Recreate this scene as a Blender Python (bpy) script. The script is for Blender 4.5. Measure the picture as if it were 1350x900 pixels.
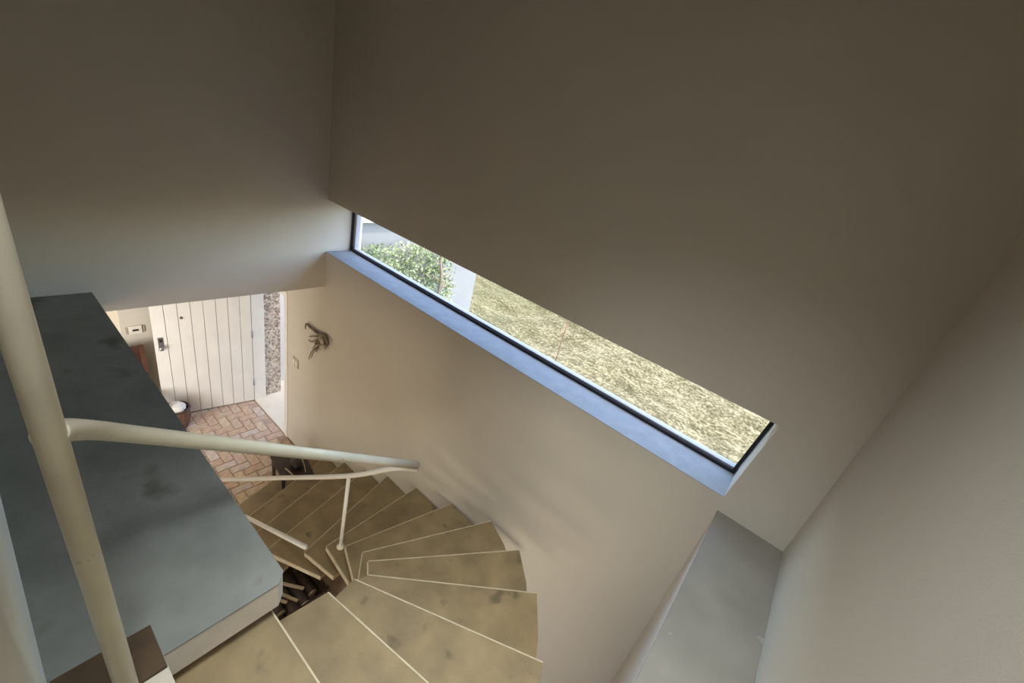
import bpy, bmesh, math, random
from mathutils import Vector, Matrix
import numpy as np

for o in list(bpy.data.objects):
    bpy.data.objects.remove(o)
scene = bpy.context.scene
COL = scene.collection
random.seed(7)
rng = np.random.default_rng(7)

# ------------------------------------------------------------------ camera
# world: x along the window wall, y towards it, z up, ground floor at z = 0
F_PX = 553.486
RW = ((0.7531572, 0.6171397, 0.2277999),
      (0.4353556, -0.2079932, -0.8759020),
      (-0.4931731, 0.7588659, -0.4253268))      # rows: image right, image down, view
CAM = Vector((0.0, 0.0, 4.10))
cam_d = bpy.data.cameras.new('camera')
cam_d.sensor_width = 36.0
cam_d.lens = F_PX / 1350.0 * 36.0
cam_d.clip_start = 0.02
cam_d.clip_end = 500
cam = bpy.data.objects.new('camera', cam_d)
COL.objects.link(cam)
rx, dn, fw = (Vector(r) for r in RW)
m = Matrix.Identity(4)
for i in range(3):
    m[i][0], m[i][1], m[i][2], m[i][3] = rx[i], -dn[i], -fw[i], CAM[i]
cam.matrix_world = m
scene.camera = cam


def ray(px, py):
    return rx * (px - 675.0) + dn * (py - 450.0) + fw * F_PX


def at(px, py, axis, val):
    """point where the sight line of a photo pixel meets the plane axis = val"""
    d = ray(px, py)
    return CAM + d * ((val - CAM[axis]) / d[axis])


def at_depth(px, py, dep):
    return CAM + ray(px, py) * (dep / F_PX)


# ------------------------------------------------------------------ world, sun, daylight
w = bpy.data.worlds.new('sky')
scene.world = w
w.use_nodes = True
nt = w.node_tree
bg = nt.nodes['Background']
sky = nt.nodes.new('ShaderNodeTexSky')
sky.sky_type = 'NISHITA'
sky.sun_disc = False
sky.sun_elevation = math.radians(66)
sky.sun_rotation = math.radians(75)
sky.air_density = 1.0
sky.dust_density = 1.5
nt.links.new(sky.outputs[0], bg.inputs[0])
bg.inputs[1].default_value = 1.0

sd = bpy.data.lights.new('sun', 'SUN')
sd.energy = 4.2
sd.angle = math.radians(0.6)
sd.color = (1.0, 0.95, 0.85)
sun = bpy.data.objects.new('sun', sd)
COL.objects.link(sun)
to_sun = Vector((0.36, -0.08, 0.93)).normalized()
sun.rotation_euler = to_sun.to_track_quat('Z', 'Y').to_euler()


def area(name, loc, aim, sx, sy, power, color):
    d = bpy.data.lights.new(name, 'AREA')
    d.shape = 'RECTANGLE'
    d.size, d.size_y = sx, sy
    d.energy = power
    d.color = color
    o = bpy.data.objects.new(name, d)
    COL.objects.link(o)
    o.location = loc
    o.rotation_euler = (-Vector(aim)).to_track_quat('Z', 'Y').to_euler()
    return o


# daylight entering through the living room window behind the camera
area('living_room_window_daylight', (1.45, -3.42, 1.25), (0, 1, 0), 2.4, 1.9, 92, (1.0, 0.83, 0.60))
area('entry_hall_fill_light', (-3.84, -1.25, 1.30), (-1, 0.12, 0), 1.5, 1.6, 85, (1.0, 0.985, 0.95))  # added unseen light that brightens the open door leaf, no real glazing

# added unseen light above the stairs, tilted and narrowed to brighten the lower parts
stair_fill = area('stairwell_fill_light', (-0.22, 0.12, 5.62), (0.0, 0.20, -1), 0.85, 0.85, 14.5, (0.95, 1.0, 1.0))
stair_fill.data.spread = math.radians(64)

area('upper_hall_fill_light', (-0.05, -1.25, 5.03), (0, 0, -1), 0.5, 0.5, 4, (1.0, 0.95, 0.86))  # added unseen light that lifts the post and upper walls, no lamp built

vs = scene.view_settings
vs.view_transform = 'Standard'
vs.look = 'None'
vs.gamma = 1.0
vs.exposure = 0.4
vs.use_curve_mapping = False


# ------------------------------------------------------------------ materials
MATS = {}


def mat(name, col, rough=0.8, var=0.12, scale=6.0, bump=0.0, bscale=60.0, metal=0.0, spec=0.5,
        col2=None, spots=None, spot_scale=14.0, spot_lo=0.62, spot_hi=0.72, stretch=None):
    if name in MATS:
        return MATS[name]
    mt = bpy.data.materials.new(name)
    mt.use_nodes = True
    n = mt.node_tree.nodes
    l = mt.node_tree.links
    p = n['Principled BSDF']
    p.inputs['Roughness'].default_value = rough
    p.inputs['Metallic'].default_value = metal
    p.inputs['Specular IOR Level'].default_value = spec
    tc = n.new('ShaderNodeTexCoord')
    src = tc.outputs['Object']
    if stretch:
        mp = n.new('ShaderNodeMapping')
        mp.inputs['Scale'].default_value = stretch
        l.new(src, mp.inputs['Vector'])
        src = mp.outputs[0]
    nz = n.new('ShaderNodeTexNoise')
    nz.inputs['Scale'].default_value = scale
    nz.inputs['Detail'].default_value = 5
    l.new(src, nz.inputs['Vector'])
    rp = n.new('ShaderNodeValToRGB')
    c1 = tuple(max(0, c * (1 - var)) for c in col)
    c2 = col2 if col2 else tuple(min(1, c * (1 + var)) for c in col)
    rp.color_ramp.elements[0].position = 0.32
    rp.color_ramp.elements[1].position = 0.68
    rp.color_ramp.elements[0].color = (*c1, 1)
    rp.color_ramp.elements[1].color = (*c2, 1)
    l.new(nz.outputs[0], rp.inputs[0])
    out = rp.outputs[0]
    if spots:
        ns = n.new('ShaderNodeTexNoise')
        ns.inputs['Scale'].default_value = spot_scale
        ns.inputs['Detail'].default_value = 3
        l.new(src, ns.inputs['Vector'])
        mr = n.new('ShaderNodeMapRange')
        mr.inputs[1].default_value = spot_lo
        mr.inputs[2].default_value = spot_hi
        l.new(ns.outputs[0], mr.inputs[0])
        mx = n.new('ShaderNodeMix')
        mx.data_type = 'RGBA'
        l.new(mr.outputs[0], mx.inputs[0])
        l.new(out, mx.inputs[6])
        mx.inputs[7].default_value = (*spots, 1)
        out = mx.outputs[2]
    l.new(out, p.inputs['Base Color'])
    if bump:
        nb = n.new('ShaderNodeTexNoise')
        nb.inputs['Scale'].default_value = bscale
        nb.inputs['Detail'].default_value = 4
        l.new(src, nb.inputs['Vector'])
        bp = n.new('ShaderNodeBump')
        bp.inputs['Strength'].default_value = bump
        bp.inputs['Distance'].default_value = 0.01
        l.new(nb.outputs[0], bp.inputs['Height'])
        l.new(bp.outputs[0], p.inputs['Normal'])
    MATS[name] = mt
    return mt


M_WALL = mat('wall_plaster', (0.60, 0.56, 0.49), 0.9, 0.03, 1.5, 0.08, 220, spec=0.2)
M_WALLW = mat('white_plaster', (0.72, 0.70, 0.66), 0.9, 0.03, 2, 0.12, 120, spec=0.2)
M_CEIL = mat('ceiling_paint', (0.62, 0.58, 0.50), 0.9, 0.02, 2, spec=0.2)
M_SLAB = mat('grey_cement', (0.245, 0.253, 0.232), 0.6, 0.18, 4.5, 0.15, 60, spots=(0.13, 0.13, 0.10), spot_scale=4.5, spot_lo=0.57, spot_hi=0.72)
M_SLABEDGE = mat('cream_slab_edge', (0.62, 0.56, 0.47), 0.8, 0.05, 8, 0.1)
M_LEDGE = mat('ledge_cement', (0.22, 0.205, 0.175), 0.75, 0.10, 5, 0.2, 50, spots=(0.34, 0.33, 0.30), spot_scale=16, spot_lo=0.70, spot_hi=0.76)
M_TREAD = mat('tread_cement', (0.275, 0.205, 0.108), 0.5, 0.20, 6, 0.15, 70, spots=(0.15, 0.115, 0.065), spot_scale=9, spot_lo=0.64, spot_hi=0.76)
M_NOSE = mat('worn_pale_edge', (0.55, 0.47, 0.33), 0.6, 0.15, 20)
M_CREAM = mat('cream_enamel', (0.74, 0.69, 0.55), 0.35, 0.06, 10, 0.05, 40, spots=(0.40, 0.34, 0.24), spot_scale=24, spot_lo=0.70, spot_hi=0.76)
M_CHIP = mat('chipped_dark', (0.06, 0.05, 0.04), 0.7, 0.2)
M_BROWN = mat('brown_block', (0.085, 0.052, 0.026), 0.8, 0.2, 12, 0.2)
M_SILL = mat('sill_cement', (0.31, 0.335, 0.365), 0.7, 0.07, 12, 0.15, 80)
M_FRAME = mat('lilac_white_frame', (0.38, 0.38, 0.42), 0.4, 0.03)
M_BLACK = mat('black_gasket', (0.012, 0.014, 0.018), 0.6, 0.1)
M_DOOR = mat('white_door_paint', (0.80, 0.78, 0.75), 0.5, 0.04, 5, 0.05, 40, stretch=(1, 4, 0.6))
M_GROOVE = mat('door_backing', (0.42, 0.39, 0.35), 0.7, 0.05)
M_JAMB = mat('white_jamb_paint', (0.80, 0.79, 0.74), 0.5, 0.03)
M_STEEL = mat('dull_steel', (0.36, 0.36, 0.38), 0.35, 0.1, metal=0.9)
M_MORTAR = mat('floor_mortar', (0.42, 0.31, 0.24), 0.9, 0.15, 20, 0.2, 90)
M_BRICKS = [mat('brick_terracotta_a', (0.52, 0.36, 0.25), 0.7, 0.2, 14, 0.25, 80, spots=(0.62, 0.48, 0.38), spot_scale=9, spot_lo=0.55, spot_hi=0.75),
            mat('brick_terracotta_b', (0.50, 0.36, 0.26), 0.7, 0.2, 14, 0.25, 80, spots=(0.60, 0.50, 0.42), spot_scale=9, spot_lo=0.5, spot_hi=0.75),
            mat('brick_terracotta_c', (0.58, 0.44, 0.30), 0.7, 0.2, 14, 0.25, 80),
            mat('brick_terracotta_d', (0.55, 0.43, 0.34), 0.7, 0.2, 14, 0.25, 80, spots=(0.56, 0.50, 0.46), spot_scale=7, spot_lo=0.45, spot_hi=0.7)]
M_DARKWOOD = mat('dark_red_wood', (0.06, 0.024, 0.018), 0.45, 0.3, 8, 0.1, 40, stretch=(1, 1, 0.2))
M_MIDWOOD = mat('mid_brown_wood', (0.11, 0.045, 0.028), 0.45, 0.25, 8, 0.1, 40)
M_BLACKWOOD = mat('near_black_wood', (0.035, 0.022, 0.014), 0.5, 0.3, 9, 0.1, 40)
M_PALE = mat('pale_stick_wood', (0.55, 0.44, 0.28), 0.6, 0.1)
M_BRONZE = mat('dull_bronze', (0.17, 0.125, 0.085), 0.5, 0.2, 20, metal=0.35)
M_PLASTIC = mat('white_plastic', (0.74, 0.70, 0.62), 0.4, 0.02)
M_PLASTICD = mat('beige_plastic', (0.42, 0.36, 0.28), 0.5, 0.02)
M_CLOTH = mat('white_cloth', (0.78, 0.75, 0.70), 0.95, 0.06, 9, 0.3, 60)
M_WICKER = mat('brown_wicker', (0.14, 0.065, 0.04), 0.7, 0.3, 30, 0.4, 60)
M_PORCH = mat('porch_tile', (0.70, 0.62, 0.49), 0.8, 0.05, 5, 0.1, 60)
M_EXTWALL = mat('outside_render', (0.25, 0.25, 0.245), 0.9, 0.03, 3, 0.15, 100)
M_LEAF = mat('vine_leaf', (0.16, 0.24, 0.085), 0.6, 0.35, 3, col2=(0.36, 0.40, 0.20))
M_STEM = mat('vine_stem', (0.22, 0.18, 0.13), 0.8, 0.2, 20)
M_GRASS = mat('dry_grass_blade', (0.26, 0.21, 0.11), 0.9, 0.35, 0.8, col2=(0.20, 0.19, 0.085), spec=0.1)


def pebble_mat():
    mt = bpy.data.materials.new('pebbledash')
    mt.use_nodes = True
    n = mt.node_tree.nodes
    l = mt.node_tree.links
    p = n['Principled BSDF']
    p.inputs['Roughness'].default_value = 0.9
    tc = n.new('ShaderNodeTexCoord')
    v = n.new('ShaderNodeTexVoronoi')
    v.inputs['Scale'].default_value = 38
    l.new(tc.outputs['Object'], v.inputs['Vector'])
    rp = n.new('ShaderNodeValToRGB')
    rp.color_ramp.elements[0].color = (0.30, 0.23, 0.17, 1)
    rp.color_ramp.elements[1].color = (0.74, 0.66, 0.56, 1)
    sp = n.new('ShaderNodeSeparateColor')
    l.new(v.outputs['Color'], sp.inputs[0])
    l.new(sp.outputs[0], rp.inputs[0])
    l.new(rp.outputs[0], p.inputs['Base Color'])
    bp = n.new('ShaderNodeBump')
    bp.invert = True
    bp.inputs['Strength'].default_value = 0.9
    bp.inputs['Distance'].default_value = 0.02
    l.new(v.outputs['Distance'], bp.inputs['Height'])
    l.new(bp.outputs[0], p.inputs['Normal'])
    return mt


def ground_mat():
    mt = bpy.data.materials.new('dry_hillside')
    mt.use_nodes = True
    n = mt.node_tree.nodes
    l = mt.node_tree.links
    p = n['Principled BSDF']
    p.inputs['Roughness'].default_value = 0.95
    p.inputs['Specular IOR Level'].default_value = 0.05
    tc = n.new('ShaderNodeTexCoord')
    mp = n.new('ShaderNodeMapping')
    mp.inputs['Rotation'].default_value = (0, 0, math.radians(28))
    mp.inputs['Scale'].default_value = (0.9, 2.4, 1)
    l.new(tc.outputs['Object'], mp.inputs[0])
    a = n.new('ShaderNodeTexNoise')
    a.inputs['Scale'].default_value = 1.3
    a.inputs['Detail'].default_value = 12
    a.inputs['Roughness'].default_value = 0.78
    l.new(mp.outputs[0], a.inputs['Vector'])
    rp = n.new('ShaderNodeValToRGB')
    e = rp.color_ramp.elements
    e[0].position = 0.34
    e[0].color = (0.06, 0.05, 0.022, 1)
    e[1].position = 0.66
    e[1].color = (0.255, 0.215, 0.128, 1)
    k = e.new(0.5)
    k.color = (0.14, 0.115, 0.06, 1)
    fine = n.new('ShaderNodeTexNoise')
    fine.inputs['Scale'].default_value = 16
    fine.inputs['Detail'].default_value = 6
    l.new(tc.outputs['Object'], fine.inputs['Vector'])
    sm = n.new('ShaderNodeMath')
    sm.operation = 'MULTIPLY_ADD'
    sm.inputs[1].default_value = 0.9
    sm.inputs[2].default_value = -0.45
    l.new(fine.outputs[0], sm.inputs[0])
    ad = n.new('ShaderNodeMath')
    ad.operation = 'ADD'
    l.new(a.outputs[0], ad.inputs[0])
    l.new(sm.outputs[0], ad.inputs[1])
    l.new(ad.outputs[0], rp.inputs[0])
    # greener turf towards the far left end of the garden
    sx = n.new('ShaderNodeSeparateXYZ')
    l.new(tc.outputs['Object'], sx.inputs[0])
    mr = n.new('ShaderNodeMapRange')
    mr.inputs[1].default_value = -4.3
    mr.inputs[2].default_value = -7.0
    mr.inputs[3].default_value = 0.0
    mr.inputs[4].default_value = 0.7
    l.new(sx.outputs[0], mr.inputs[0])
    b = n.new('ShaderNodeTexNoise')
    b.inputs['Scale'].default_value = 2.5
    b.inputs['Detail'].default_value = 6
    l.new(tc.outputs['Object'], b.inputs['Vector'])
    mu = n.new('ShaderNodeMath')
    mu.operation = 'MULTIPLY'
    l.new(mr.outputs[0], mu.inputs[0])
    l.new(b.outputs[0], mu.inputs[1])
    mx = n.new('ShaderNodeMix')
    mx.data_type = 'RGBA'
    l.new(mu.outputs[0], mx.inputs[0])
    l.new(rp.outputs[0], mx.inputs[6])
    mx.inputs[7].default_value = (0.065, 0.075, 0.026, 1)
    l.new(mx.outputs[2], p.inputs['Base Color'])
    bp = n.new('ShaderNodeBump')
    bp.inputs['Strength'].default_value = 0.45
    bp.inputs['Distance'].default_value = 0.06
    c = n.new('ShaderNodeTexNoise')
    c.inputs['Scale'].default_value = 9
    c.inputs['Detail'].default_value = 8
    l.new(mp.outputs[0], c.inputs['Vector'])
    l.new(c.outputs[0], bp.inputs['Height'])
    l.new(bp.outputs[0], p.inputs['Normal'])
    return mt


def glass_mat():
    mt = bpy.data.materials.new('window_glass')
    mt.use_nodes = True
    n = mt.node_tree.nodes
    l = mt.node_tree.links
    n.remove(n['Principled BSDF'])
    t = n.new('ShaderNodeBsdfTransparent')
    t.inputs[0].default_value = (0.96, 0.97, 0.97, 1)
    g = n.new('ShaderNodeBsdfGlossy')
    g.inputs['Roughness'].default_value = 0.02
    lw = n.new('ShaderNodeLayerWeight')
    pw_ = n.new('ShaderNodeMath')
    pw_.operation = 'POWER'
    pw_.inputs[1].default_value = 5
    l.new(lw.outputs['Facing'], pw_.inputs[0])
    fr = n.new('ShaderNodeMapRange')
    fr.inputs[3].default_value = 0.03
    fr.inputs[4].default_value = 0.8
    l.new(pw_.outputs[0], fr.inputs[0])
    mx = n.new('ShaderNodeMixShader')
    l.new(fr.outputs[0], mx.inputs[0])
    l.new(t.outputs[0], mx.inputs[1])
    l.new(g.outputs[0], mx.inputs[2])
    l.new(mx.outputs[0], n['Material Output'].inputs[0])
    return mt


M_PEBBLE = pebble_mat()
M_GROUND = ground_mat()
M_GLASS = glass_mat()


# ------------------------------------------------------------------ mesh helpers
def link(name, me, material, parent=None):
    o = bpy.data.objects.new(name, me)
    COL.objects.link(o)
    if material is not None and len(me.materials) == 0:
        me.materials.append(material)
    if parent is not None:
        o.parent = parent
    return o


def from_bm(name, bm, material, parent=None, smooth=False):
    bmesh.ops.recalc_face_normals(bm, faces=bm.faces)
    me = bpy.data.meshes.new(name)
    bm.to_mesh(me)
    bm.free()
    if smooth:
        for p in me.polygons:
            p.use_smooth = True
    return link(name, me, material, parent)


def add_box(bm, a, b):
    x0, x1 = sorted((a[0], b[0]))
    y0, y1 = sorted((a[1], b[1]))
    z0, z1 = sorted((a[2], b[2]))
    v = [bm.verts.new(p) for p in ((x0, y0, z0), (x1, y0, z0), (x1, y1, z0), (x0, y1, z0),
                                   (x0, y0, z1), (x1, y0, z1), (x1, y1, z1), (x0, y1, z1))]
    for f in ((3, 2, 1, 0), (4, 5, 6, 7), (0, 1, 5, 4), (1, 2, 6, 5), (2, 3, 7, 6), (3, 0, 4, 7)):
        bm.faces.new([v[i] for i in f])
    return v


def boxes(name, lst, material, parent=None, bevel=0.0):
    bm = bmesh.new()
    for a, b in lst:
        add_box(bm, a, b)
    if bevel:
        bmesh.ops.bevel(bm, geom=list(bm.edges), offset=bevel, segments=2, affect='EDGES', profile=0.6)
    return from_bm(name, bm, material, parent)


def prism(name, pts, z0, z1, material, parent=None, bevel=0.0):
    """vertical prism over a plan polygon"""
    bm = bmesh.new()
    lo = [bm.verts.new((p[0], p[1], z0)) for p in pts]
    hi = [bm.verts.new((p[0], p[1], z1)) for p in pts]
    n = len(pts)
    bm.faces.new(lo[::-1])
    bm.faces.new(hi)
    for i in range(n):
        bm.faces.new((lo[i], lo[(i + 1) % n], hi[(i + 1) % n], hi[i]))
    bmesh.ops.recalc_face_normals(bm, faces=bm.faces)
    if bevel:
        bmesh.ops.bevel(bm, geom=list(bm.edges), offset=bevel, segments=2, affect='EDGES', profile=0.6)
    return from_bm(name, bm, material, parent)


def add_tube(bm, pts, radii, seg=16, caps=True):
    pts = [Vector(p) for p in pts]
    if not hasattr(radii, '__len__'):
        radii = [radii] * len(pts)
    rings = []
    ref = None
    for i, p in enumerate(pts):
        if i == 0:
            t = pts[1] - p
        elif i == len(pts) - 1:
            t = p - pts[i - 1]
        else:
            t = (pts[i + 1] - p).normalized() + (p - pts[i - 1]).normalized()
        t.normalize()
        if ref is None:
            ref = Vector((0, 0, 1)) if abs(t.z) < 0.9 else Vector((1, 0, 0))
        u = (ref - t * ref.dot(t)).normalized()
        ref = u
        v = t.cross(u)
        rings.append([bm.verts.new(p + (u * math.cos(2 * math.pi * k / seg) + v * math.sin(2 * math.pi * k / seg)) * radii[i]) for k in range(seg)])
    for a, b in zip(rings[:-1], rings[1:]):
        for k in range(seg):
            bm.faces.new((a[k], a[(k + 1) % seg], b[(k + 1) % seg], b[k]))
    if caps:
        bm.faces.new(rings[0][::-1])
        bm.faces.new(rings[-1])


def tube(name, pts, radii, material, parent=None, seg=16):
    bm = bmesh.new()
    add_tube(bm, pts, radii, seg)
    return from_bm(name, bm, material, parent, smooth=True)


def smooth_path(pts, n=8):
    P = [Vector(p) for p in pts]
    P = [P[0] * 2 - P[1]] + P + [P[-1] * 2 - P[-2]]
    out = []
    for i in range(1, len(P) - 2):
        for k in range(n):
            t = k / n
            a, b, c, d = P[i - 1], P[i], P[i + 1], P[i + 2]
            out.append(0.5 * ((2 * b) + (c - a) * t + (2 * a - 5 * b + 4 * c - d) * t * t + (3 * b - a - 3 * c + d) * t ** 3))
    out.append(P[-2])
    return out


def lathe(name, prof, center, material, parent=None, seg=24, axis='Z', smooth=True):
    """profile of (radius, height) turned about a vertical axis"""
    bm = bmesh.new()
    rings = []
    for r, z in prof:
        rings.append([bm.verts.new((center[0] + max(r, 1e-4) * math.cos(2 * math.pi * k / seg),
                                    center[1] + max(r, 1e-4) * math.sin(2 * math.pi * k / seg), center[2] + z)) for k in range(seg)])
    for a, b in zip(rings[:-1], rings[1:]):
        for k in range(seg):
            bm.faces.new((a[k], a[(k + 1) % seg], b[(k + 1) % seg], b[k]))
    bm.faces.new(rings[0][::-1])
    bm.faces.new(rings[-1])
    return from_bm(name, bm, material, parent, smooth=smooth)


def empty(name, loc):
    o = bpy.data.objects.new(name, None)
    COL.objects.link(o)
    o.location = loc
    o.empty_display_size = 0.1
    return o


def tag(o, label=None, cat=None, group=None, kind=None):
    if label:
        o['label'] = label
    if cat:
        o['category'] = cat
    if group:
        o['group'] = group
    if kind:
        o['kind'] = kind
    return o


def adopt(root):
    """children were modelled in world coordinates: keep them there under the moved root"""
    for ch in root.children:
        ch.matrix_parent_inverse = Matrix.Translation(-root.location)


# ------------------------------------------------------------------ dimensions
YA = 2.10            # window wall, inner face
TA = 0.37            # its thickness
XB = -3.65           # upper left wall, inner face
XC = 0.42            # upper right wall, inner face
XL = 0.108           # lower right wall, inner face
ZS = 2.552           # landing level
RISE = ZS / 14.0
ZLINT = 2.40
ZCEIL = 5.05
ZLEDGE = 2.672
W_Z0, W_Z1 = 2.754, 3.237
W_XR0, W_XR1 = 0.100, 0.143      # right end of the window, at sill and at head
DJ0, DJ1 = -4.40, -5.33          # door opening
DTOP = 2.014

# ------------------------------------------------------------------ the shell
# window wall
bm = bmesh.new()
add_box(bm, (DJ0, YA, 0), (3.2, YA + TA, W_Z0))
add_box(bm, (DJ0, YA, W_Z0), (XB, YA + TA, W_Z1))
add_box(bm, (-8.0, YA, W_Z1), (3.2, YA + TA, ZCEIL + 0.9))
add_box(bm, (-8.0, YA, DTOP), (DJ0, YA + TA, W_Z1))
v = add_box(bm, (W_XR0, YA, W_Z0), (3.2, YA + TA, W_Z1))
for q in v:
    if q.co.x < 1 and q.co.z > W_Z1 - 0.01:
        q.co.x = W_XR1
add_box(bm, (-8.0, YA, 0), (DJ1 - 0.05, YA + TA, DTOP))
wall_back = tag(from_bm('wall_back', bm, M_WALL), 'plaster wall holding the long slit window above the stairs', 'wall', kind='structure')

tag(boxes('wall_left', [((XB - 0.16, -0.24, ZLINT), (XB, YA, ZCEIL))], M_WALL),
    'upper plaster wall hanging above the passage to the entrance', 'wall', kind='structure')

wr = boxes('wall_right', [((XC, -3.0, ZLEDGE), (XC + 0.16, YA, ZCEIL))], M_WALL)
tag(wr, 'plaster wall rising behind the grey ledge', 'wall', kind='structure')
wl = empty('wall_right_lower', (XC, YA, 0))
boxes('wall_face', [((XL, 0.55, 0), (XC + 0.16, YA, ZLEDGE - 0.012)), ((XL, -3.0, ZLINT), (XC + 0.16, 0.55, ZLEDGE - 0.012))], M_WALLW, wl)
boxes('ledge_top', [((XL, -3.0, ZLEDGE - 0.012), (XC, YA, ZLEDGE))], M_LEDGE, wl, bevel=0.003)
adopt(wl)
tag(wl, 'thick low white wall topped by a grey cement ledge', 'wall', kind='structure')

tag(boxes('wall_landing', [((XB, -0.24, ZS), (-0.55, -0.105, ZCEIL))], M_WALL),
    'pale wall running along the grey landing slab', 'wall', kind='structure')
tag(boxes('wall_hall', [((-0.67, -3.0, ZS), (-0.55, -0.24, ZCEIL))], M_WALL), 'side wall of the upper hall', 'wall', kind='structure')
# upper hall end wall with its window opening
tag(boxes('wall_hall_end', [((-1.24, -3.15, ZS), (XC + .16, -3.0, ZCEIL))], M_WALL),
    'plain end wall of the upper hall', 'wall', kind='structure')
SKX0, SKX1, SKY0, SKY1 = -0.70, 0.26, -0.36, 1.05  # ceiling shaft added to hold the fill light over the stairs
tag(boxes('ceiling', [((-8.0, -3.15, ZCEIL), (SKX0, YA, ZCEIL + 0.9)), ((SKX1, -3.15, ZCEIL), (3.2, YA, ZCEIL + 0.9)),
                      ((SKX0, -3.15, ZCEIL), (SKX1, SKY0, ZCEIL + 0.9)), ((SKX0, SKY1, ZCEIL), (SKX1, YA, ZCEIL + 0.9)),
                      ((SKX0, SKY0, ZCEIL + 0.87), (SKX1, SKY1, ZCEIL + 0.9))], M_CEIL), 'plain ceiling over the stairwell', 'ceiling', kind='structure')

# ground floor rooms, mostly out of sight
tag(boxes('ceiling_entrance', [((-8.0, -2.5, ZLINT), (XB - 0.16, YA, ZLINT + 0.15))], M_CEIL), 'low ceiling over the entrance hall', 'ceiling', kind='structure')
tag(boxes('ceiling_living', [((XB - 0.16, -3.5, ZLINT), (-1.12, -0.24, ZLINT + 0.15)), ((XC + .16, -3.5, ZLINT), (3.2, YA, ZLINT + 0.15)),
                             ((-1.12, -3.5, ZLINT), (XC + 0.16, -3.0, ZLINT + 0.15))], M_CEIL), 'ceiling of the living room', 'ceiling', kind='structure')
tag(boxes('wall_living_end', [((XB, -3.65, 0), (0.2, -3.5, ZLINT)), ((2.7, -3.65, 0), (3.2, -3.5, ZLINT)),
                              ((0.2, -3.65, 0), (2.7, -3.5, 0.25)), ((0.2, -3.65, 2.25), (2.7, -3.5, ZLINT))], M_WALL),
    'end wall of the living room with a wide window', 'wall', kind='structure')
tag(boxes('wall_living_side', [((3.05, -3.5, 0), (3.2, YA, ZLINT))], M_WALL), 'side wall of the living room', 'wall', kind='structure')
tag(boxes('wall_divider', [((XB - 0.16, -3.5, 0), (XB, -2.1, ZLINT)), ((XB - 0.16, -0.42, 0), (XB, -0.24, ZLINT)),
                           ((XB - 0.16, -2.1, 0), (XB, -0.42, 0.42)), ((XB - 0.16, -2.1, 2.18), (XB, -0.42, ZLINT)),
                           ((XB - 0.10, -2.1, 0.42), (XB, -0.42, 2.18))], M_WALL), 'wall between living room and entrance hall', 'wall', kind='structure')  # shallow recess added behind the entry hall fill light
tag(boxes('wall_entrance_end', [((-8.0, -2.65, 0), (XB - .16, -2.5, ZLINT))], M_WALL),
    'plain end wall of the entrance hall', 'wall', kind='structure')
tag(boxes('wall_entrance_far', [((-7.2, -2.5, 0), (-7.05, 0.893, ZLINT))], mat('cream_wall', (0.80, 0.70, 0.48), 0.9, 0.03)),
    'sunny cream wall at the far end of the entrance hall', 'wall', kind='structure')
tag(boxes('wall_entrance_stub', [((-7.05, 0.893, 0), (-5.70, YA, ZLINT))], M_WALL),
    'beige wall carrying the intercom behind the open door', 'wall', kind='structure')

# ground floor with bricks laid in a herringbone where they can be seen
fl = empty('floor', (-4.5, 1.3, 0))
boxes('floor_base', [((-8.0, -3.65, -0.15), (3.2, YA + TA, -0.012))], M_MORTAR, fl)
W = 0.105
g = 0.007
bmk = bmesh.new()


def brick_mesh(name, lx, ly):
    b = bmesh.new()
    v = add_box(b, (g / 2, g / 2, -0.03), (lx - g / 2, ly - g / 2, 0.0))
    top = [f for f in b.faces if all(q.co.z > -0.001 for q in f.verts)]
    bmesh.ops.bevel(b, geom=[e for e in top[0].edges], offset=0.006, segments=1, affect='EDGES')
    bmesh.ops.recalc_face_normals(b, faces=b.faces)
    me = bpy.data.meshes.new(name)
    b.to_mesh(me)
    b.free()
    return me


bmk.free()
kinds = []
for k, mt in enumerate(M_BRICKS):
    mh = brick_mesh('brick_h%d' % k, 2 * W, W)
    mh.materials.append(mt)
    mv = brick_mesh('brick_v%d' % k, W, 2 * W)
    mv.materials.append(mt)
    kinds.append((mh, mv))
count = 0
X0, Y0 = -5.70, 0.62
stuff = bmesh.new()
for i in range(-1, 23):
    for j in range(-1, 15):
        q = (i - j) % 4
        if q not in (0, 2):
            continue
        x = X0 + i * W
        y = Y0 + j * W if q == 0 else Y0 + (j - 1) * W
        lx, ly = (2 * W, W) if q == 0 else (W, 2 * W)
        if x < -5.69 or x + lx > -3.38 or y + ly > YA + 0.02 or y < 0.6:
            continue
        if y + ly < 0.75 and x < -5.2:
            continue
        kk = random.choices((0, 1, 2, 3), (4, 3, 3, 2))[0]
        me = kinds[kk][0 if q == 0 else 1]
        o = bpy.data.objects.new('brick', me)
        COL.objects.link(o)
        o.parent = fl
        o.matrix_parent_inverse = Matrix.Translation(-fl.location)
        o.location = (x, y, random.uniform(-0.003, 0.001))
        o.rotation_euler = (random.uniform(-.006, .006), random.uniform(-.006, .006), random.uniform(-.008, .008))
        count += 1
stuff.free()
for ch in fl.children:
    if ch.name.startswith('floor_base'):
        ch.matrix_parent_inverse = Matrix.Translation(-fl.location)
tag(fl, 'worn terracotta brick floor laid in herringbone at the entrance', 'floor', kind='structure')

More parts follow.
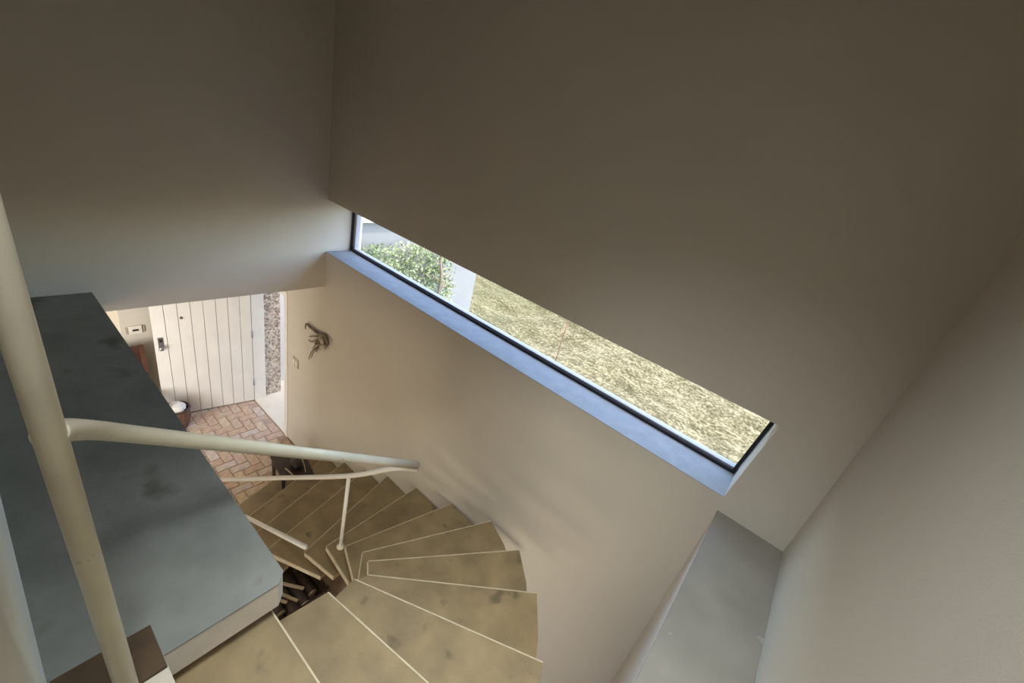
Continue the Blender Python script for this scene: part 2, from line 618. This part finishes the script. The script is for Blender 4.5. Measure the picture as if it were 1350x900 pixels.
# grey landing slab beside the stairs
ls = empty('floor_landing', (-2.3, 0.2, ZS))
cx = -0.967
SL = [(XB, -0.105), (cx, -0.105), (cx, 0.435), (cx - 0.035, 0.466), (XB, 0.466)]
prism('slab_top', SL, ZS - 0.005, ZS, M_SLAB, ls)
prism('slab_edge', [(p[0] - (0.002 if p[0] > -1.1 else 0), p[1] - (0.002 if p[1] > 0.3 else 0)) for p in SL], ZLINT + 0.027, ZS - 0.005, M_SLABEDGE, ls)
adopt(ls)
tag(ls, 'grey cement landing slab with a pale edge beside the stairs', 'floor', kind='structure')
tag(boxes('floor_hall', [((-0.868, -3.0, ZLINT), (XL, 0.075, ZS - 0.004))], M_TREAD), 'upper hall floor at the head of the stairs', 'floor', kind='structure')

# ------------------------------------------------------------------ window
win = empty('window_1', (-1.8, YA + 0.2, W_Z0))
GY = YA + 0.262
boxes('window_sill', [((XB, YA + 0.0005, W_Z0 - 0.001), (W_XR0, GY + 0.05, W_Z0 + 0.004))], M_SILL, win)
boxes('gasket', [((XB + 0.002, GY - 0.012, W_Z0 + 0.004), (W_XR0 - 0.002, GY + 0.004, W_Z0 + 0.022)),
                 ((XB + 0.002, GY - 0.012, W_Z0 + 0.02), (XB + 0.02, GY + 0.004, W_Z1)),
                 ((XB + 0.002, GY - 0.012, W_Z1 - 0.02), (W_XR0, GY + 0.004, W_Z1 - 0.001))], M_BLACK, win)
bm = bmesh.new()
v = add_box(bm, (W_XR0 - 0.02, GY - 0.012, W_Z0 + 0.02), (W_XR0 - 0.001, GY + 0.004, W_Z1 - 0.002))
for q in v:
    if q.co.z > W_Z1 - 0.1:
        q.co.x += W_XR1 - W_XR0
from_bm('gasket', bm, M_BLACK, win)
boxes('window_frame', [((XB + 0.02, GY + 0.004, W_Z0 + 0.004), (W_XR0, GY + 0.05, W_Z0 + 0.034)),
                       ((XB + 0.02, GY + 0.004, W_Z0 + 0.034), (XB + 0.055, GY + 0.05, W_Z1)),
                       ((XB + 0.055, GY + 0.004, W_Z1 - 0.03), (W_XR1, GY + 0.05, W_Z1 - 0.001))], M_FRAME, win)
boxes('pane', [((XB + 0.03, GY + 0.02, W_Z0 + 0.02), (W_XR0 + 0.0, GY + 0.026, W_Z1 - 0.01))], M_GLASS, win)
adopt(win)
tag(win, 'long low slit window with a black gasket and pale sill', 'window', kind='structure')

# ------------------------------------------------------------------ entrance door
fr = empty('door_frame', (DJ0, YA, 0))
boxes('jamb', [((DJ0 - 0.045, YA - 0.012, 0), (DJ0 + 0.02, YA + 0.15, DTOP + 0.02))], M_JAMB, fr, bevel=0.004)
boxes('jamb', [((DJ1 - 0.05, YA, 0), (DJ1, YA + 0.15, DTOP))], M_JAMB, fr, bevel=0.004)
boxes('head', [((DJ1, YA - 0.012, DTOP - 0.04), (DJ0 - 0.045, YA + 0.15, DTOP + 0.02))], M_JAMB, fr, bevel=0.004)
boxes('pebbled_return', [((DJ1 - 0.06, YA + 0.15, 0), (DJ1 - 0.035, YA + TA, DTOP))], M_PEBBLE, fr)
adopt(fr)
fr.name = 'trim_1'
tag(fr, 'white door frame with a pebbledash outer return', 'door frame', kind='structure')

ang = math.radians(10.5)
dr = empty('door_1', (DJ1 - 0.004, YA - 0.005, 0.012))
LW, LH, LT = 0.985, 1.995, 0.042
# local frame: u along the leaf from the hinge, face towards local +v
boxes('door_core', [((0, -LT, 0), (LW, -0.010, LH))], M_GROOVE, dr)
npl = 8
pw = LW / npl
for k in range(npl):
    boxes('plank', [((k * pw + 0.0025, -0.0105, 0.0), ((k + 1) * pw - 0.0025, 0.006, LH))], M_DOOR, dr, bevel=0.003)
lk = boxes('lock_plate', [((LW - 0.085, 0.006, 0.955), (LW - 0.035, 0.012, 1.125))], M_STEEL, dr, bevel=0.002)
kn = lathe('door_knob', [(0.010, 0), (0.010, 0.03), (0.024, 0.035), (0.027, 0.05), (0.018, 0.062)], (0, 0, 0), M_STEEL, lk)
kn.rotation_euler = (-math.pi / 2, 0, 0)
kn.location = (LW - 0.06, 0.011, 1.0)
ky = boxes('key_cylinder', [((LW - 0.072, 0.011, 1.07), (LW - 0.048, 0.03, 1.10))], M_BLACK, lk, bevel=0.003)
pp = lathe('peephole', [(0.016, 0), (0.016, 0.006), (0.009, 0.009)], (0, 0, 0), M_BRONZE, dr)
pp.rotation_euler = (-math.pi / 2, 0, 0)
pp.location = (LW - 0.275, 0.006, 1.36)
for z in (0.25, 1.0, 1.75):
    lathe('hinge', [(0.009, 0), (0.009, 0.10)], (0.0, 0.0115, z), M_STEEL, dr, seg=12)
dr.rotation_euler = (0, 0, -math.pi / 2 - ang)
# local +x runs to world -y, and local +y faces world +x
tag(dr, 'white vertical plank entrance door standing open against the hall wall', 'door', kind='structure')

# ------------------------------------------------------------------ staircase
IN = {1: (-1.09, 0.420), 2: (-1.030, 0.664), 3: (-1.103, 0.852), 4: (-1.170, 0.994), 5: (-1.340, 1.120), 6: (-1.515, 1.213),
      7: (-1.737, 1.234), 8: (-1.937, 1.211), 9: (-2.112, 1.140), 10: (-2.43, 0.990), 11: (-2.72, 0.86), 12: (-3.125, 1.10), 13: (-3.455, 1.10)}
OUT = {1: (-0.045, 0.435), 2: (-0.055, 0.820), 3: (-0.203, 1.255), 4: (-0.456, 1.631), 5: (-0.758, 1.915), 6: (-1.120, 2.085),
       7: (-1.536, 2.095), 8: (-1.975, 2.095), 9: (-2.379, 2.095), 10: (-2.720, 2.095), 11: (-3.095, 2.095), 12: (-3.450, 2.095), 13: (-3.790, 2.095)}
BACKIN = {1: (-1.07, 0.085), 2: (-1.050, 0.440), 3: (-1.078, 0.700), 4: (-1.195, 0.90), 5: (-1.20, 1.03), 6: (-1.36, 1.08),
          7: (-1.486, 1.142), 8: (-1.583, 1.181), 9: (-1.792, 1.197), 10: (-1.958, 1.195), 11: (-2.28, 0.98), 12: (-2.74, 1.10), 13: (-3.09, 1.10)}
OUTB = {1: (-0.045, 0.078), 2: (-0.030, 0.39), 3: (-0.040, 0.78), 4: (-0.185, 1.21), 5: (-0.43, 1.59), 6: (-0.73, 1.89)}
st = empty('winder_staircase', (-1.6, 1.5, 0.0))
TT = 0.042
for k in range(1, 14):
    z1 = ZS - k * RISE
    a, b = Vector(IN[k]), Vector(OUT[k])
    c = Vector(OUTB[k]) if k in OUTB else Vector(OUT[k - 1]) + Vector((0.04, 0.0))
    d = Vector(BACKIN[k])
    # slightly bowed outer edge
    mid = (b + c) / 2
    ctr = Vector((-1.5, 0.6))
    if k <= 6:
        mid = ctr + (mid - ctr).normalized() * ((b - ctr).length + (c - ctr).length) / 2
    pts = [a, b, mid, c, d]
    t = prism('tread', pts, z1 - TT, z1, M_TREAD, st, bevel=0.002)
    # worn pale front edge
    dv = (b - a).normalized()
    nv = Vector((-dv.y, dv.x))
    if nv.dot(d - a) > 0:
        nv = -nv
    e = [a + dv * 0.002, b - dv * 0.002]
    nose = prism('nosing', [e[0] + nv * 0.003, e[1] + nv * 0.003, e[1] - nv * 0.003, e[0] - nv * 0.003], z1 - TT + 0.004, z1 + 0.0015, M_NOSE, t)
    dv = (d - a).normalized()
    nv = Vector((-dv.y, dv.x))
    if nv.dot(b - a) > 0:
        nv = -nv
    e = [a + dv * 0.004, d - dv * 0.004]
    if k >= 5:
        prism('end_strip', [e[0] + nv * 0.004, e[1] + nv * 0.004, e[1] - nv * 0.003, e[0] - nv * 0.003], z1 - TT + 0.003, z1 + 0.001, M_NOSE, t)
# concrete spine that carries the treads from below
bm = bmesh.new()
prev = None
path = []
for k in range(1, 14):
    a, b = Vector(IN[k]), Vector(OUT[k])
    f = 0.52
    p = a.lerp(b, f)
    q = (Vector(BACKIN[k])).lerp(Vector(OUTB[k]) if k in OUTB else Vector(OUT[k - 1]), f)
    z = ZS - k * RISE - TT - RISE * 0.7
    path.append((p.lerp(q, 0.4), z))
rings = []
for i, (p, z) in enumerate(path):
    t = (path[min(i + 1, len(path) - 1)][0] - path[max(i - 1, 0)][0]).normalized()
    n = Vector((-t.y, t.x)) * 0.10
    rings.append([bm.verts.new((*(p + n), z)), bm.verts.new((*(p - n), z)), bm.verts.new((*(p - n), max(z - 0.2, 0.0))), bm.verts.new((*(p + n), max(z - 0.2, 0.0)))])
for r0, r1 in zip(rings[:-1], rings[1:]):
    for k in range(4):
        bm.faces.new((r0[k], r0[(k + 1) % 4], r1[(k + 1) % 4], r1[k]))
bm.faces.new(rings[0][::-1])
bm.faces.new(rings[-1])
from_bm('spine', bm, M_WALL, st)
p0, p1 = at(403, 721, 1, 1.10), at(336, 687, 1, 1.10)
dirv = (p1 - p0).normalized()
tube('guard_bar', [p0, p1 + dirv * 0.25], 0.018, M_JAMB, st)
adopt(st)
tag(st, 'winding staircase of thick cement treads with worn pale edges', 'staircase')

# ------------------------------------------------------------------ railing
rl = empty('stair_railing', (-0.90, 0.024, ZS))
XP, YP = -0.90, 0.024
ZJ = at(65, 572, 0, XP).z
tube('post', [(XP, YP, ZS + 0.002), (XP, YP, ZCEIL - 0.002)], 0.0222, M_CREAM, rl, seg=24)
tip = at(549, 613, 2, 4.10 - 1.92)
J = Vector((XP, YP, ZJ))
B0 = at_depth(88, 567, 0.86)
B1 = at_depth(125, 567, 1.05)
B2 = at_depth(165, 571, 1.16)
run = [B2.lerp(tip, t) for t in (0.0, 0.25, 0.5, 0.75, 1.0)]
hp = smooth_path([J, B0, B1] + run[:1], 6) + run[1:]
hr = tube('handrail', hp, 0.0245, M_CREAM, rl, seg=20)
for (px, py, dep, s) in ((127, 556.5, 1.10, 1), (377, 596, 1.72, 1)):
    ctr_ = at_depth(px, py, dep)
    c0 = ctr_ - fw * 0.006
    boxes('paint_chip', [(c0 - Vector((0.008, 0.004, 0.004)), c0 + Vector((0.008, 0.004, 0.004)))], M_CHIP, hr, bevel=0.002)
bt = at(460, 627, 2, 1.81)
le = at(297, 632, 2, 1.10)
tube('lower_rail', smooth_path([tip + Vector((0.01, 0.0, -0.025)), tip.lerp(bt, 0.3) + Vector((-.02, 0, -.015)), bt, bt.lerp(le, 0.5), le, le + (le - bt) * 0.25], 6), 0.017, M_JAMB, rl, seg=14)
bb = at(449, 721, 2, ZS - 8 * RISE)
tube('baluster', [bt, (bb.x, bb.y, bb.z)], 0.0135, M_JAMB, rl, seg=14)
lathe('baluster_collar', [(0.028, 0), (0.030, 0.010), (0.022, 0.02), (0.015, 0.026)], (bb.x, bb.y, bb.z + 0.001), M_CREAM, rl, seg=20)
adopt(rl)
tag(rl, 'cream painted tubular stair railing with a tall round post', 'railing')

pb = empty('post_base_block', (XP, YP, ZS))
boxes('block', [((-1.025, -0.10, ZS - 0.16), (-0.870, 0.112, ZS + 0.001))], M_SLABEDGE, pb, bevel=0.004)
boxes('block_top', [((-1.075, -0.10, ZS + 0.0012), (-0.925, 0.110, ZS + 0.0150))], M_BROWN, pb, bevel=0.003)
adopt(pb)
tag(pb, 'small brown topped block at the foot of the cream post', 'block')

# ------------------------------------------------------------------ things on the window wall
bd = empty('bird_ornament', at(416, 450, 1, YA))


def wall_pt(px, py, off):
    return at(px, py, 1, YA - off)


def bird_tube(name, pix, r0, r1, off, parent):
    pts = smooth_path([wall_pt(x, y, off) for x, y in pix], 6)
    n = len(pts)
    rr = [r0 + (r1 - r0) * i / (n - 1) for i in range(n)]
    return tube(name, pts, rr, M_BRONZE, parent, seg=8)


bird_tube('neck', [(403.5, 427), (406.5, 428), (409, 431), (415, 436), (421, 441)], 0.012, 0.016, 0.03, bd)
bird_tube('beak', [(403.5, 427), (402.5, 431), (403, 434)], 0.010, 0.003, 0.03, bd)
bird_tube('back', [(421, 441), (427, 441.5), (430.5, 446), (432, 452), (431, 455)], 0.020, 0.014, 0.03, bd)
bird_tube('wing', [(408, 443.5), (413, 443.2), (419, 443.5), (424, 446)], 0.006, 0.015, 0.028, bd)
bird_tube('wing', [(407, 448), (411, 450.5), (416, 448), (421, 446.5)], 0.005, 0.011, 0.026, bd)
bird_tube('wing', [(416, 453.2), (420, 454.2), (425, 453.6), (430, 455)], 0.014, 0.013, 0.03, bd)
bird_tube('feather', [(412, 459), (415, 455), (418, 449)], 0.004, 0.008, 0.02, bd)
bird_tube('feather', [(417, 463), (419.5, 459), (420, 454)], 0.006, 0.008, 0.02, bd)
bird_tube('tail', [(407, 474), (409, 467), (413, 460.5), (418, 458)], 0.003, 0.007, 0.015, bd)
bird_tube('tail', [(410, 472), (412.5, 465), (416, 459.5)], 0.003, 0.006, 0.015, bd)
bm = bmesh.new()
bmesh.ops.create_uvsphere(bm, u_segments=16, v_segments=10, radius=1)
c = wall_pt(424.5, 449.5, 0.026)
for q in bm.verts:
    q.co = Vector((c.x + q.co.x * 0.075 - q.co.z * 0.02, c.y + q.co.y * 0.016, c.z + q.co.z * 0.055 - q.co.x * 0.04))
from_bm('body', bm, mat('worn_bronze', (0.40, 0.33, 0.25), 0.5, 0.2, 20, metal=0.2), bd, smooth=True)
for px, py in ((421, 447), (415, 450), (425, 454)):
    p = wall_pt(px, py, 0.0)
    tube('standoff_pin', [(p.x, YA, p.z), (p.x, YA - 0.026, p.z)], 0.005, M_BRONZE, bd, seg=8)
adopt(bd)
tag(bd, 'bronze bird ornament hanging on the wall beside the entrance door', 'ornament')

sw = empty('light_switch', at(391, 478, 1, YA))
c = at(390.5, 477.5, 1, YA)
boxes('switch_plate', [((c.x - 0.06, YA - 0.009, c.z - 0.06), (c.x + 0.06, YA, c.z + 0.06))], M_PLASTICD, sw, bevel=0.003)
for dx in (-0.028, 0.028):
    boxes('rocker', [((c.x + dx - 0.020, YA - 0.016, c.z - 0.035), (c.x + dx + 0.020, YA - 0.008, c.z + 0.035))], M_PLASTIC, sw, bevel=0.002)
adopt(sw)
tag(sw, 'small beige double light switch below the bird ornament', 'light switch')

# ------------------------------------------------------------------ entrance hall things
c = at(178, 434, 0, -5.70)
ic = empty('intercom', (-5.70, c.y, c.z))
boxes('intercom_body', [((-5.70, c.y - 0.06, c.z - 0.05), (-5.68, c.y + 0.06, c.z + 0.05))], M_PLASTIC, ic, bevel=0.004)
boxes('display', [((-5.682, c.y - 0.028, c.z - 0.012), (-5.676, c.y + 0.028, c.z + 0.010))], M_BLACK, ic)
boxes('side_bracket', [((-5.70, c.y - 0.085, c.z - 0.045), (-5.69, c.y - 0.065, c.z + 0.04))], M_PLASTICD, ic)
boxes('side_bracket', [((-5.70, c.y + 0.065, c.z - 0.045), (-5.69, c.y + 0.085, c.z + 0.04))], M_PLASTICD, ic)
adopt(ic)
tag(ic, 'white wall intercom with a small black display', 'intercom')

ch = empty('panelled_chair', (-5.40, 0.82, 0))
cy0, cy1 = 0.58, 1.04
ch_x = -5.58
top = at(185, 456, 0, ch_x + 0.04).z
for y in (cy0, cy1 - 0.045):
    boxes('back_post', [((ch_x, y, 0), (ch_x + 0.045, y + 0.045, top))], M_MIDWOOD, ch, bevel=0.004)
boxes('top_rail', [((ch_x + 0.004, cy0 + 0.045, top - 0.07), (ch_x + 0.041, cy1 - 0.045, top - 0.002))], M_DARKWOOD, ch, bevel=0.004)
for k in range(4):
    ww = (cy1 - cy0 - 0.09) / 4
    y = cy0 + 0.045 + k * ww
    boxes('back_slat', [((ch_x + 0.012, y + 0.003, 0.50), (ch_x + 0.030, y + ww - 0.003, top - 0.069))], M_DARKWOOD, ch, bevel=0.002)
boxes('lower_rail', [((ch_x + 0.006, cy0 + 0.045, 0.45), (ch_x + 0.039, cy1 - 0.045, 0.50))], M_DARKWOOD, ch, bevel=0.003)
boxes('seat', [((ch_x + 0.02, cy0 - 0.01, 0.41), (ch_x + 0.44, cy1 + 0.01, 0.45))], M_DARKWOOD, ch, bevel=0.006)
for y in (cy0, cy1 - 0.04):
    boxes('leg', [((ch_x + 0.38, y, 0), (ch_x + 0.42, y + 0.04, 0.41))], M_MIDWOOD, ch, bevel=0.003)
    boxes('stretcher', [((ch_x + 0.045, y + 0.01, 0.18), (ch_x + 0.38, y + 0.03, 0.21))], M_MIDWOOD, ch)
adopt(ch)
tag(ch, 'dark red wooden chair with a slatted back below the intercom', 'chair')

bx = Vector((-5.26, 1.19, 0.0))
bk = empty('wicker_basket', bx)
prof = [(0.10, 0.0), (0.12, 0.06), (0.135, 0.15), (0.132, 0.25), (0.128, 0.27), (0.118, 0.262), (0.12, 0.16), (0.10, 0.03), (0.0, 0.02)]
bm = bmesh.new()
seg = 36
rings = []
for i, (r, z) in enumerate(prof):
    rings.append([bm.verts.new((bx.x + max(r, .002) * (1 + (0.018 if (k + i) % 2 else -0.018)) * math.cos(2 * math.pi * k / seg),
                                bx.y + max(r, .002) * (1 + (0.018 if (k + i) % 2 else -0.018)) * math.sin(2 * math.pi * k / seg), z)) for k in range(seg)])
for a, b in zip(rings[:-1], rings[1:]):
    for k in range(seg):
        bm.faces.new((a[k], a[(k + 1) % seg], b[(k + 1) % seg], b[k]))
bm.faces.new(rings[0][::-1])
bm.faces.new(rings[-1])
from_bm('basket_body', bm, M_WICKER, bk)
ringpts = [(bx.x + 0.130 * math.cos(t), bx.y + 0.130 * math.sin(t), 0.275) for t in [2 * math.pi * k / 28 for k in range(29)]]
tube('rim', ringpts, 0.013, M_DARKWOOD, bk, seg=8)
adopt(bk)
tag(bk, 'small round brown wicker basket on the brick floor by the door', 'basket')
bm = bmesh.new()
bmesh.ops.create_icosphere(bm, subdivisions=3, radius=1)
for q in bm.verts:
    n = 1 + 0.12 * math.sin(7 * q.co.x + 3 * q.co.y) + 0.10 * math.sin(9 * q.co.y + 5 * q.co.z)
    q.co = Vector((bx.x + q.co.x * 0.095 * n, bx.y + q.co.y * 0.095 * n, 0.28 + q.co.z * 0.07 * n))
tag(from_bm('folded_cloth', bm, M_CLOTH, smooth=True), 'crumpled white cloth heaped in the brown wicker basket', 'cloth')

# dark stool at the foot of the stairs, against the wall
ZT = ZS - 13 * RISE
sl = empty('low_stool', (-3.5, 1.75, ZT))
zt = ZT + 0.22
q4 = [at(356, 600, 2, zt), at(371, 629, 2, zt), at(416, 628, 2, zt), at(404, 602, 2, zt)]
prism('stool_top', [(p.x, p.y) for p in q4], zt - 0.035, zt, M_BLACKWOOD, sl, bevel=0.003)
cen = sum((p for p in q4), Vector()) / 4
for p in q4:
    e = p.lerp(cen, 0.16)
    zb = ZT if e.x > -3.62 else 0.0
    if e.x > -3.30:
        zb = ZT + RISE
    tube('leg', [(e.x, e.y, zt - 0.03), (e.x, e.y, zb + 0.002)], [0.022, 0.015], M_BLACKWOOD, sl, seg=10)
adopt(sl)
tag(sl, 'low dark brown stool at the foot of the stairs', 'stool')
for i, (a, b, r) in enumerate((((376, 617), (386, 626), 0.007), ((398, 604), (403, 622), 0.006))):
    pa, pb_ = at(*a, 2, zt + r), at(*b, 2, zt + r)
    o = tube('pale_stick', [pa, pa.lerp(pb_, 0.5) + Vector((0.004, 0.003, 0)), pb_], [r, r * 0.9, r * 0.7], M_PALE, seg=8)
    tag(o, ['short pale stick lying on the dark stool', 'long thin pale stick lying on the dark stool near the wall'][i], 'stick')
bm = bmesh.new()
bmesh.ops.create_icosphere(bm, subdivisions=2, radius=1)
bc = at(391, 611, 2, zt + 0.03)
for q in bm.verts:
    n = 1 + 0.2 * math.sin(6 * q.co.x + 4 * q.co.y)
    q.co = Vector((bc.x + q.co.x * 0.085 * n, bc.y + q.co.y * 0.06 * n, zt + 0.042 + q.co.z * 0.045))
tag(from_bm('dark_pouch', bm, mat('dark_leather', (0.03, 0.018, 0.014), 0.5, 0.3, 12, 0.2), smooth=True), 'small black leather pouch lying on the dark stool', 'pouch')

# things stored under the stairs, seen down the open well
cr = empty('log_crate', (-2.32, 1.10, 0))
cx0, cx1, cyy0, cyy1 = -2.62, -2.05, 0.84, 1.34
for x in (cx0, cx1 - 0.03):
    for y in (cyy0, cyy1 - 0.03):
        boxes('corner_post', [((x, y, 0), (x + 0.03, y + 0.03, 0.34))], M_BLACKWOOD, cr)
for z in (0.03, 0.14, 0.25):
    boxes('slat', [((cx0 + 0.03, cyy0 + 0.002, z), (cx1 - 0.03, cyy0 + 0.018, z + 0.07))], M_BLACKWOOD, cr)
    boxes('slat', [((cx0 + 0.03, cyy1 - 0.018, z), (cx1 - 0.03, cyy1 - 0.002, z + 0.07))], M_BLACKWOOD, cr)
    boxes('slat', [((cx0 + 0.002, cyy0 + 0.03, z), (cx0 + 0.018, cyy1 - 0.03, z + 0.07))], M_BLACKWOOD, cr)
    boxes('slat', [((cx1 - 0.018, cyy0 + 0.03, z), (cx1 - 0.002, cyy1 - 0.03, z + 0.07))], M_BLACKWOOD, cr)
boxes('bottom', [((cx0 + 0.018, cyy0 + 0.018, 0.01), (cx1 - 0.018, cyy1 - 0.018, 0.025))], M_BLACKWOOD, cr)
adopt(cr)
tag(cr, 'dark slatted wooden crate on the floor under the stairs', 'crate')
M_LOGEND = mat('cut_wood', (0.50, 0.38, 0.22), 0.8, 0.2, 18)
M_BARK = mat('log_bark', (0.07, 0.045, 0.03), 0.9, 0.3, 18, 0.3, 40)
for row in range(2):
    for k in range(5):
        y = cyy0 + 0.07 + k * 0.09
        z = 0.07 + row * 0.086
        r = 0.041
        lg = tube('firewood_log', [(cx0 + 0.035, y, z), (cx1 - 0.05 - 0.05 * ((k * 7 + row) % 3), y, z)], r, M_BARK, seg=12)
        lg.data.materials.append(M_LOGEND)
        for f in lg.data.polygons:
            if len(f.vertices) > 4:
                f.material_index = 1
        tag(lg, 'split firewood log stacked in the dark slatted crate', 'log', 'firewood logs in the crate')
# striped rug folded over the front of the crate
for i, (x, y, ln, an) in enumerate(((-2.34, 0.98, 0.30, 0.5), (-2.29, 1.06, 0.28, 0.45), (-2.33, 1.14, 0.24, 0.6))):
    o = boxes('kindling_strip', [((-ln / 2, -0.012, -0.008), (ln / 2, 0.012, 0.008))], M_PALE, bevel=0.002)
    o.location = (x, y, 0.25 + 0.2 * 0)
    o.rotation_euler = (0, 0, an)
    tag(o, 'pale strip of kindling lying on the stacked firewood', 'kindling', 'kindling strips on the firewood')

# ------------------------------------------------------------------ outside
XW = -4.05
tag(boxes('wall_wing', [((XW - 0.22, YA + TA, -0.1), (XW, 4.78, 2.93))], M_EXTWALL), 'white rendered garden wall behind the climbing shrub', 'wall', kind='structure')
tag(boxes('trim_wing_coping', [((XW - 0.26, YA + TA, 2.93), (XW + 0.05, 4.82, 3.06))], M_JAMB), 'white coping on the garden wall', 'coping', kind='structure')
tag(boxes('floor_porch', [((-9.0, YA + TA, -0.15), (XW - 0.22, 4.8, -0.006)), ((DJ1 - .05, YA + 0.0, -0.012), (DJ0, YA + TA, 0.006))], M_PORCH), 'pale tiled porch floor outside the open door', 'floor', kind='structure')
tag(boxes('wall_porch', [((-6.05, YA + TA, -0.006), (-5.62, 4.8, 2.5))], M_WALLW), 'bright white porch wall outside the door', 'wall', kind='structure')

# hillside
nx, ny = 90, 70
verts, faces = [], []
for j in range(ny + 1):
    for i in range(nx + 1):
        x = -26 + 44 * i / nx
        y = YA + TA + 34 * (j / ny) ** 1.5
        z = -0.12 + 0.05 * math.sin(1.3 * x + 0.7 * y) + 0.04 * math.sin(2.9 * x - 1.7 * y)
        z += max(0, y - 9) * 0.10 + random.uniform(-.012, .012)
        if x > -4.2 and y < 4.9:
            z = min(z, -0.1)
        if x < XW and y < 4.9:
            z = -0.2
        verts.append((x, y, z))
for j in range(ny):
    for i in range(nx):
        a = j * (nx + 1) + i
        faces.append((a, a + 1, a + nx + 2, a + nx + 1))
me = bpy.data.meshes.new('hillside')
me.from_pydata(verts, [], faces)
for p in me.polygons:
    p.use_smooth = True
tag(link('ground_hillside', me, M_GROUND), 'sunlit slope of dry grass outside the slit window', 'ground', kind='structure')


def hill_z(x, y):
    return -0.12 + 0.05 * math.sin(1.3 * x + 0.7 * y) + 0.04 * math.sin(2.9 * x - 1.7 * y) + max(0, y - 9) * 0.10


verts, faces = [], []
for k in range(60000):
    x, y = random.uniform(-9.5, 2.5), random.uniform(4.4, 13.0)
    if x < XW and y < 5.0:
        continue
    patch = math.sin(1.1 * x + 0.5) * math.sin(0.9 * y) + math.sin(2.3 * x - 1.4 * y) * 0.6
    if patch < random.uniform(-1.2, 0.9):
        continue
    z = hill_z(x, y) - 0.02
    h_ = random.uniform(0.02, 0.06)
    t = random.uniform(0, math.pi)
    wv = Vector((math.cos(t), math.sin(t), 0)) * random.uniform(0.006, 0.014)
    lean = Vector((random.uniform(-.10, .10), random.uniform(-.10, .10), h_))
    b0 = len(verts)
    p = Vector((x, y, z))
    verts += [p - wv * 0.8, p + wv * 0.8, p + lean]
    faces.append((b0, b0 + 1, b0 + 2))
me = bpy.data.meshes.new('grass')
me.from_pydata(verts, [], faces)
tag(link('dry_grass', me, M_GRASS), 'short dry yellow grass covering the slope outside', 'grass', kind='stuff')

# climbing shrub against the garden wall
sh = empty('climbing_shrub', (XW + 0.15, 3.3, -0.1))
verts, faces = [], []


def leaf(p, size):
    global verts, faces
    u = Vector((random.uniform(-.5, 1), random.uniform(-1, 1), random.uniform(-1, .6))).normalized()
    v = u.cross(Vector((random.uniform(.2, 1), random.uniform(-1, 1), random.uniform(-.5, 1)))).normalized()
    b0 = len(verts)
    verts += [p, p + u * size * .5 + v * size * .28, p + u * size, p + u * size * .5 - v * size * .28]
    faces.append((b0, b0 + 1, b0 + 2, b0 + 3))


n = 0
while n < 15000:
    y = random.uniform(2.56, 4.06)
    z = random.uniform(-0.1, 2.72)
    edge = 2.74 - 0.03 * math.sin(9 * y) - max(0, 2.7 - y) * 0.8 - max(0, y - 3.8) * 1.5
    if z > edge:
        continue
    d = 0.5 + 0.5 * math.sin(11 * y + 2 * z) * math.sin(8 * z + 1.5)
    if random.random() > 0.35 + 0.65 * d:
        continue
    leaf(Vector((XW + random.uniform(0.09, 0.28), y, z)), random.uniform(0.025, 0.055))
    n += 1
me = bpy.data.meshes.new('foliage')
me.from_pydata([tuple(q) for q in verts], [], faces)
fo = link('foliage', me, M_LEAF, sh)
fo['kind'] = 'stuff'
for k in range(11):
    y = 2.72 + k * 0.118
    pts = [Vector((XW + 0.12 + random.uniform(-.02, .03), y + random.uniform(-.04, .04) + 0.05 * math.sin(2 * z_ + k), z_)) for z_ in (-0.12, 0.5, 1.1, 1.7, 2.2, 2.5 + random.uniform(-.1, .1))]
    tube('stem', smooth_path(pts, 4), [0.010 - 0.006 * i / 20 for i in range(21)], M_STEM, sh, seg=6)
adopt(sh)
tag(sh, 'green climbing shrub covering the white garden wall', 'shrub')

bs = empty('bare_sapling', (XW + 0.44, 3.99, -0.1))
sb = at(578, 388, 0, XW + 0.44)
stp = at(581, 342, 0, XW + 0.44)
pts = [Vector((XW + 0.44, sb.y - 0.02, -0.12)), Vector((XW + 0.44, sb.y, 1.0)), sb, sb.lerp(stp, 0.5) + Vector((0.02, 0.01, 0)), stp, stp + Vector((0, 0.02, 0.25))]
tube('trunk', smooth_path(pts, 4), [0.026 - 0.012 * i / 20 for i in range(21)], M_STEM, bs, seg=8)
for (a, b) in (((579, 381), (590, 374)), ((579, 384), (586, 370)), ((580, 366), (596, 356)), ((580, 358), (588, 351)), ((579, 372), (570, 362)), ((580, 350), (574, 344))):
    p, q = at(*a, 0, XW + 0.44), at(*b, 0, XW + 0.41)
    tube('twig', [p, p.lerp(q, 0.5) + Vector((0.02, 0, 0.01)), q], [0.010, 0.008, 0.005], M_STEM, bs, seg=6)
adopt(bs)
tag(bs, 'bare thin sapling standing beside the climbing shrub', 'sapling')

gp = at(731, 476, 1, 6.2)
gq = at(750, 424, 1, 6.2)
gx = (gp.x + gq.x) / 2
tag(tube('garden_stake', [(gx, 6.2, -0.15), (gx, 6.2, gq.z + 0.4)], 0.008, mat('rusty_iron', (0.20, 0.09, 0.05), 0.7, 0.2), seg=8), 'thin rusty stake standing in the dry grass', 'stake')
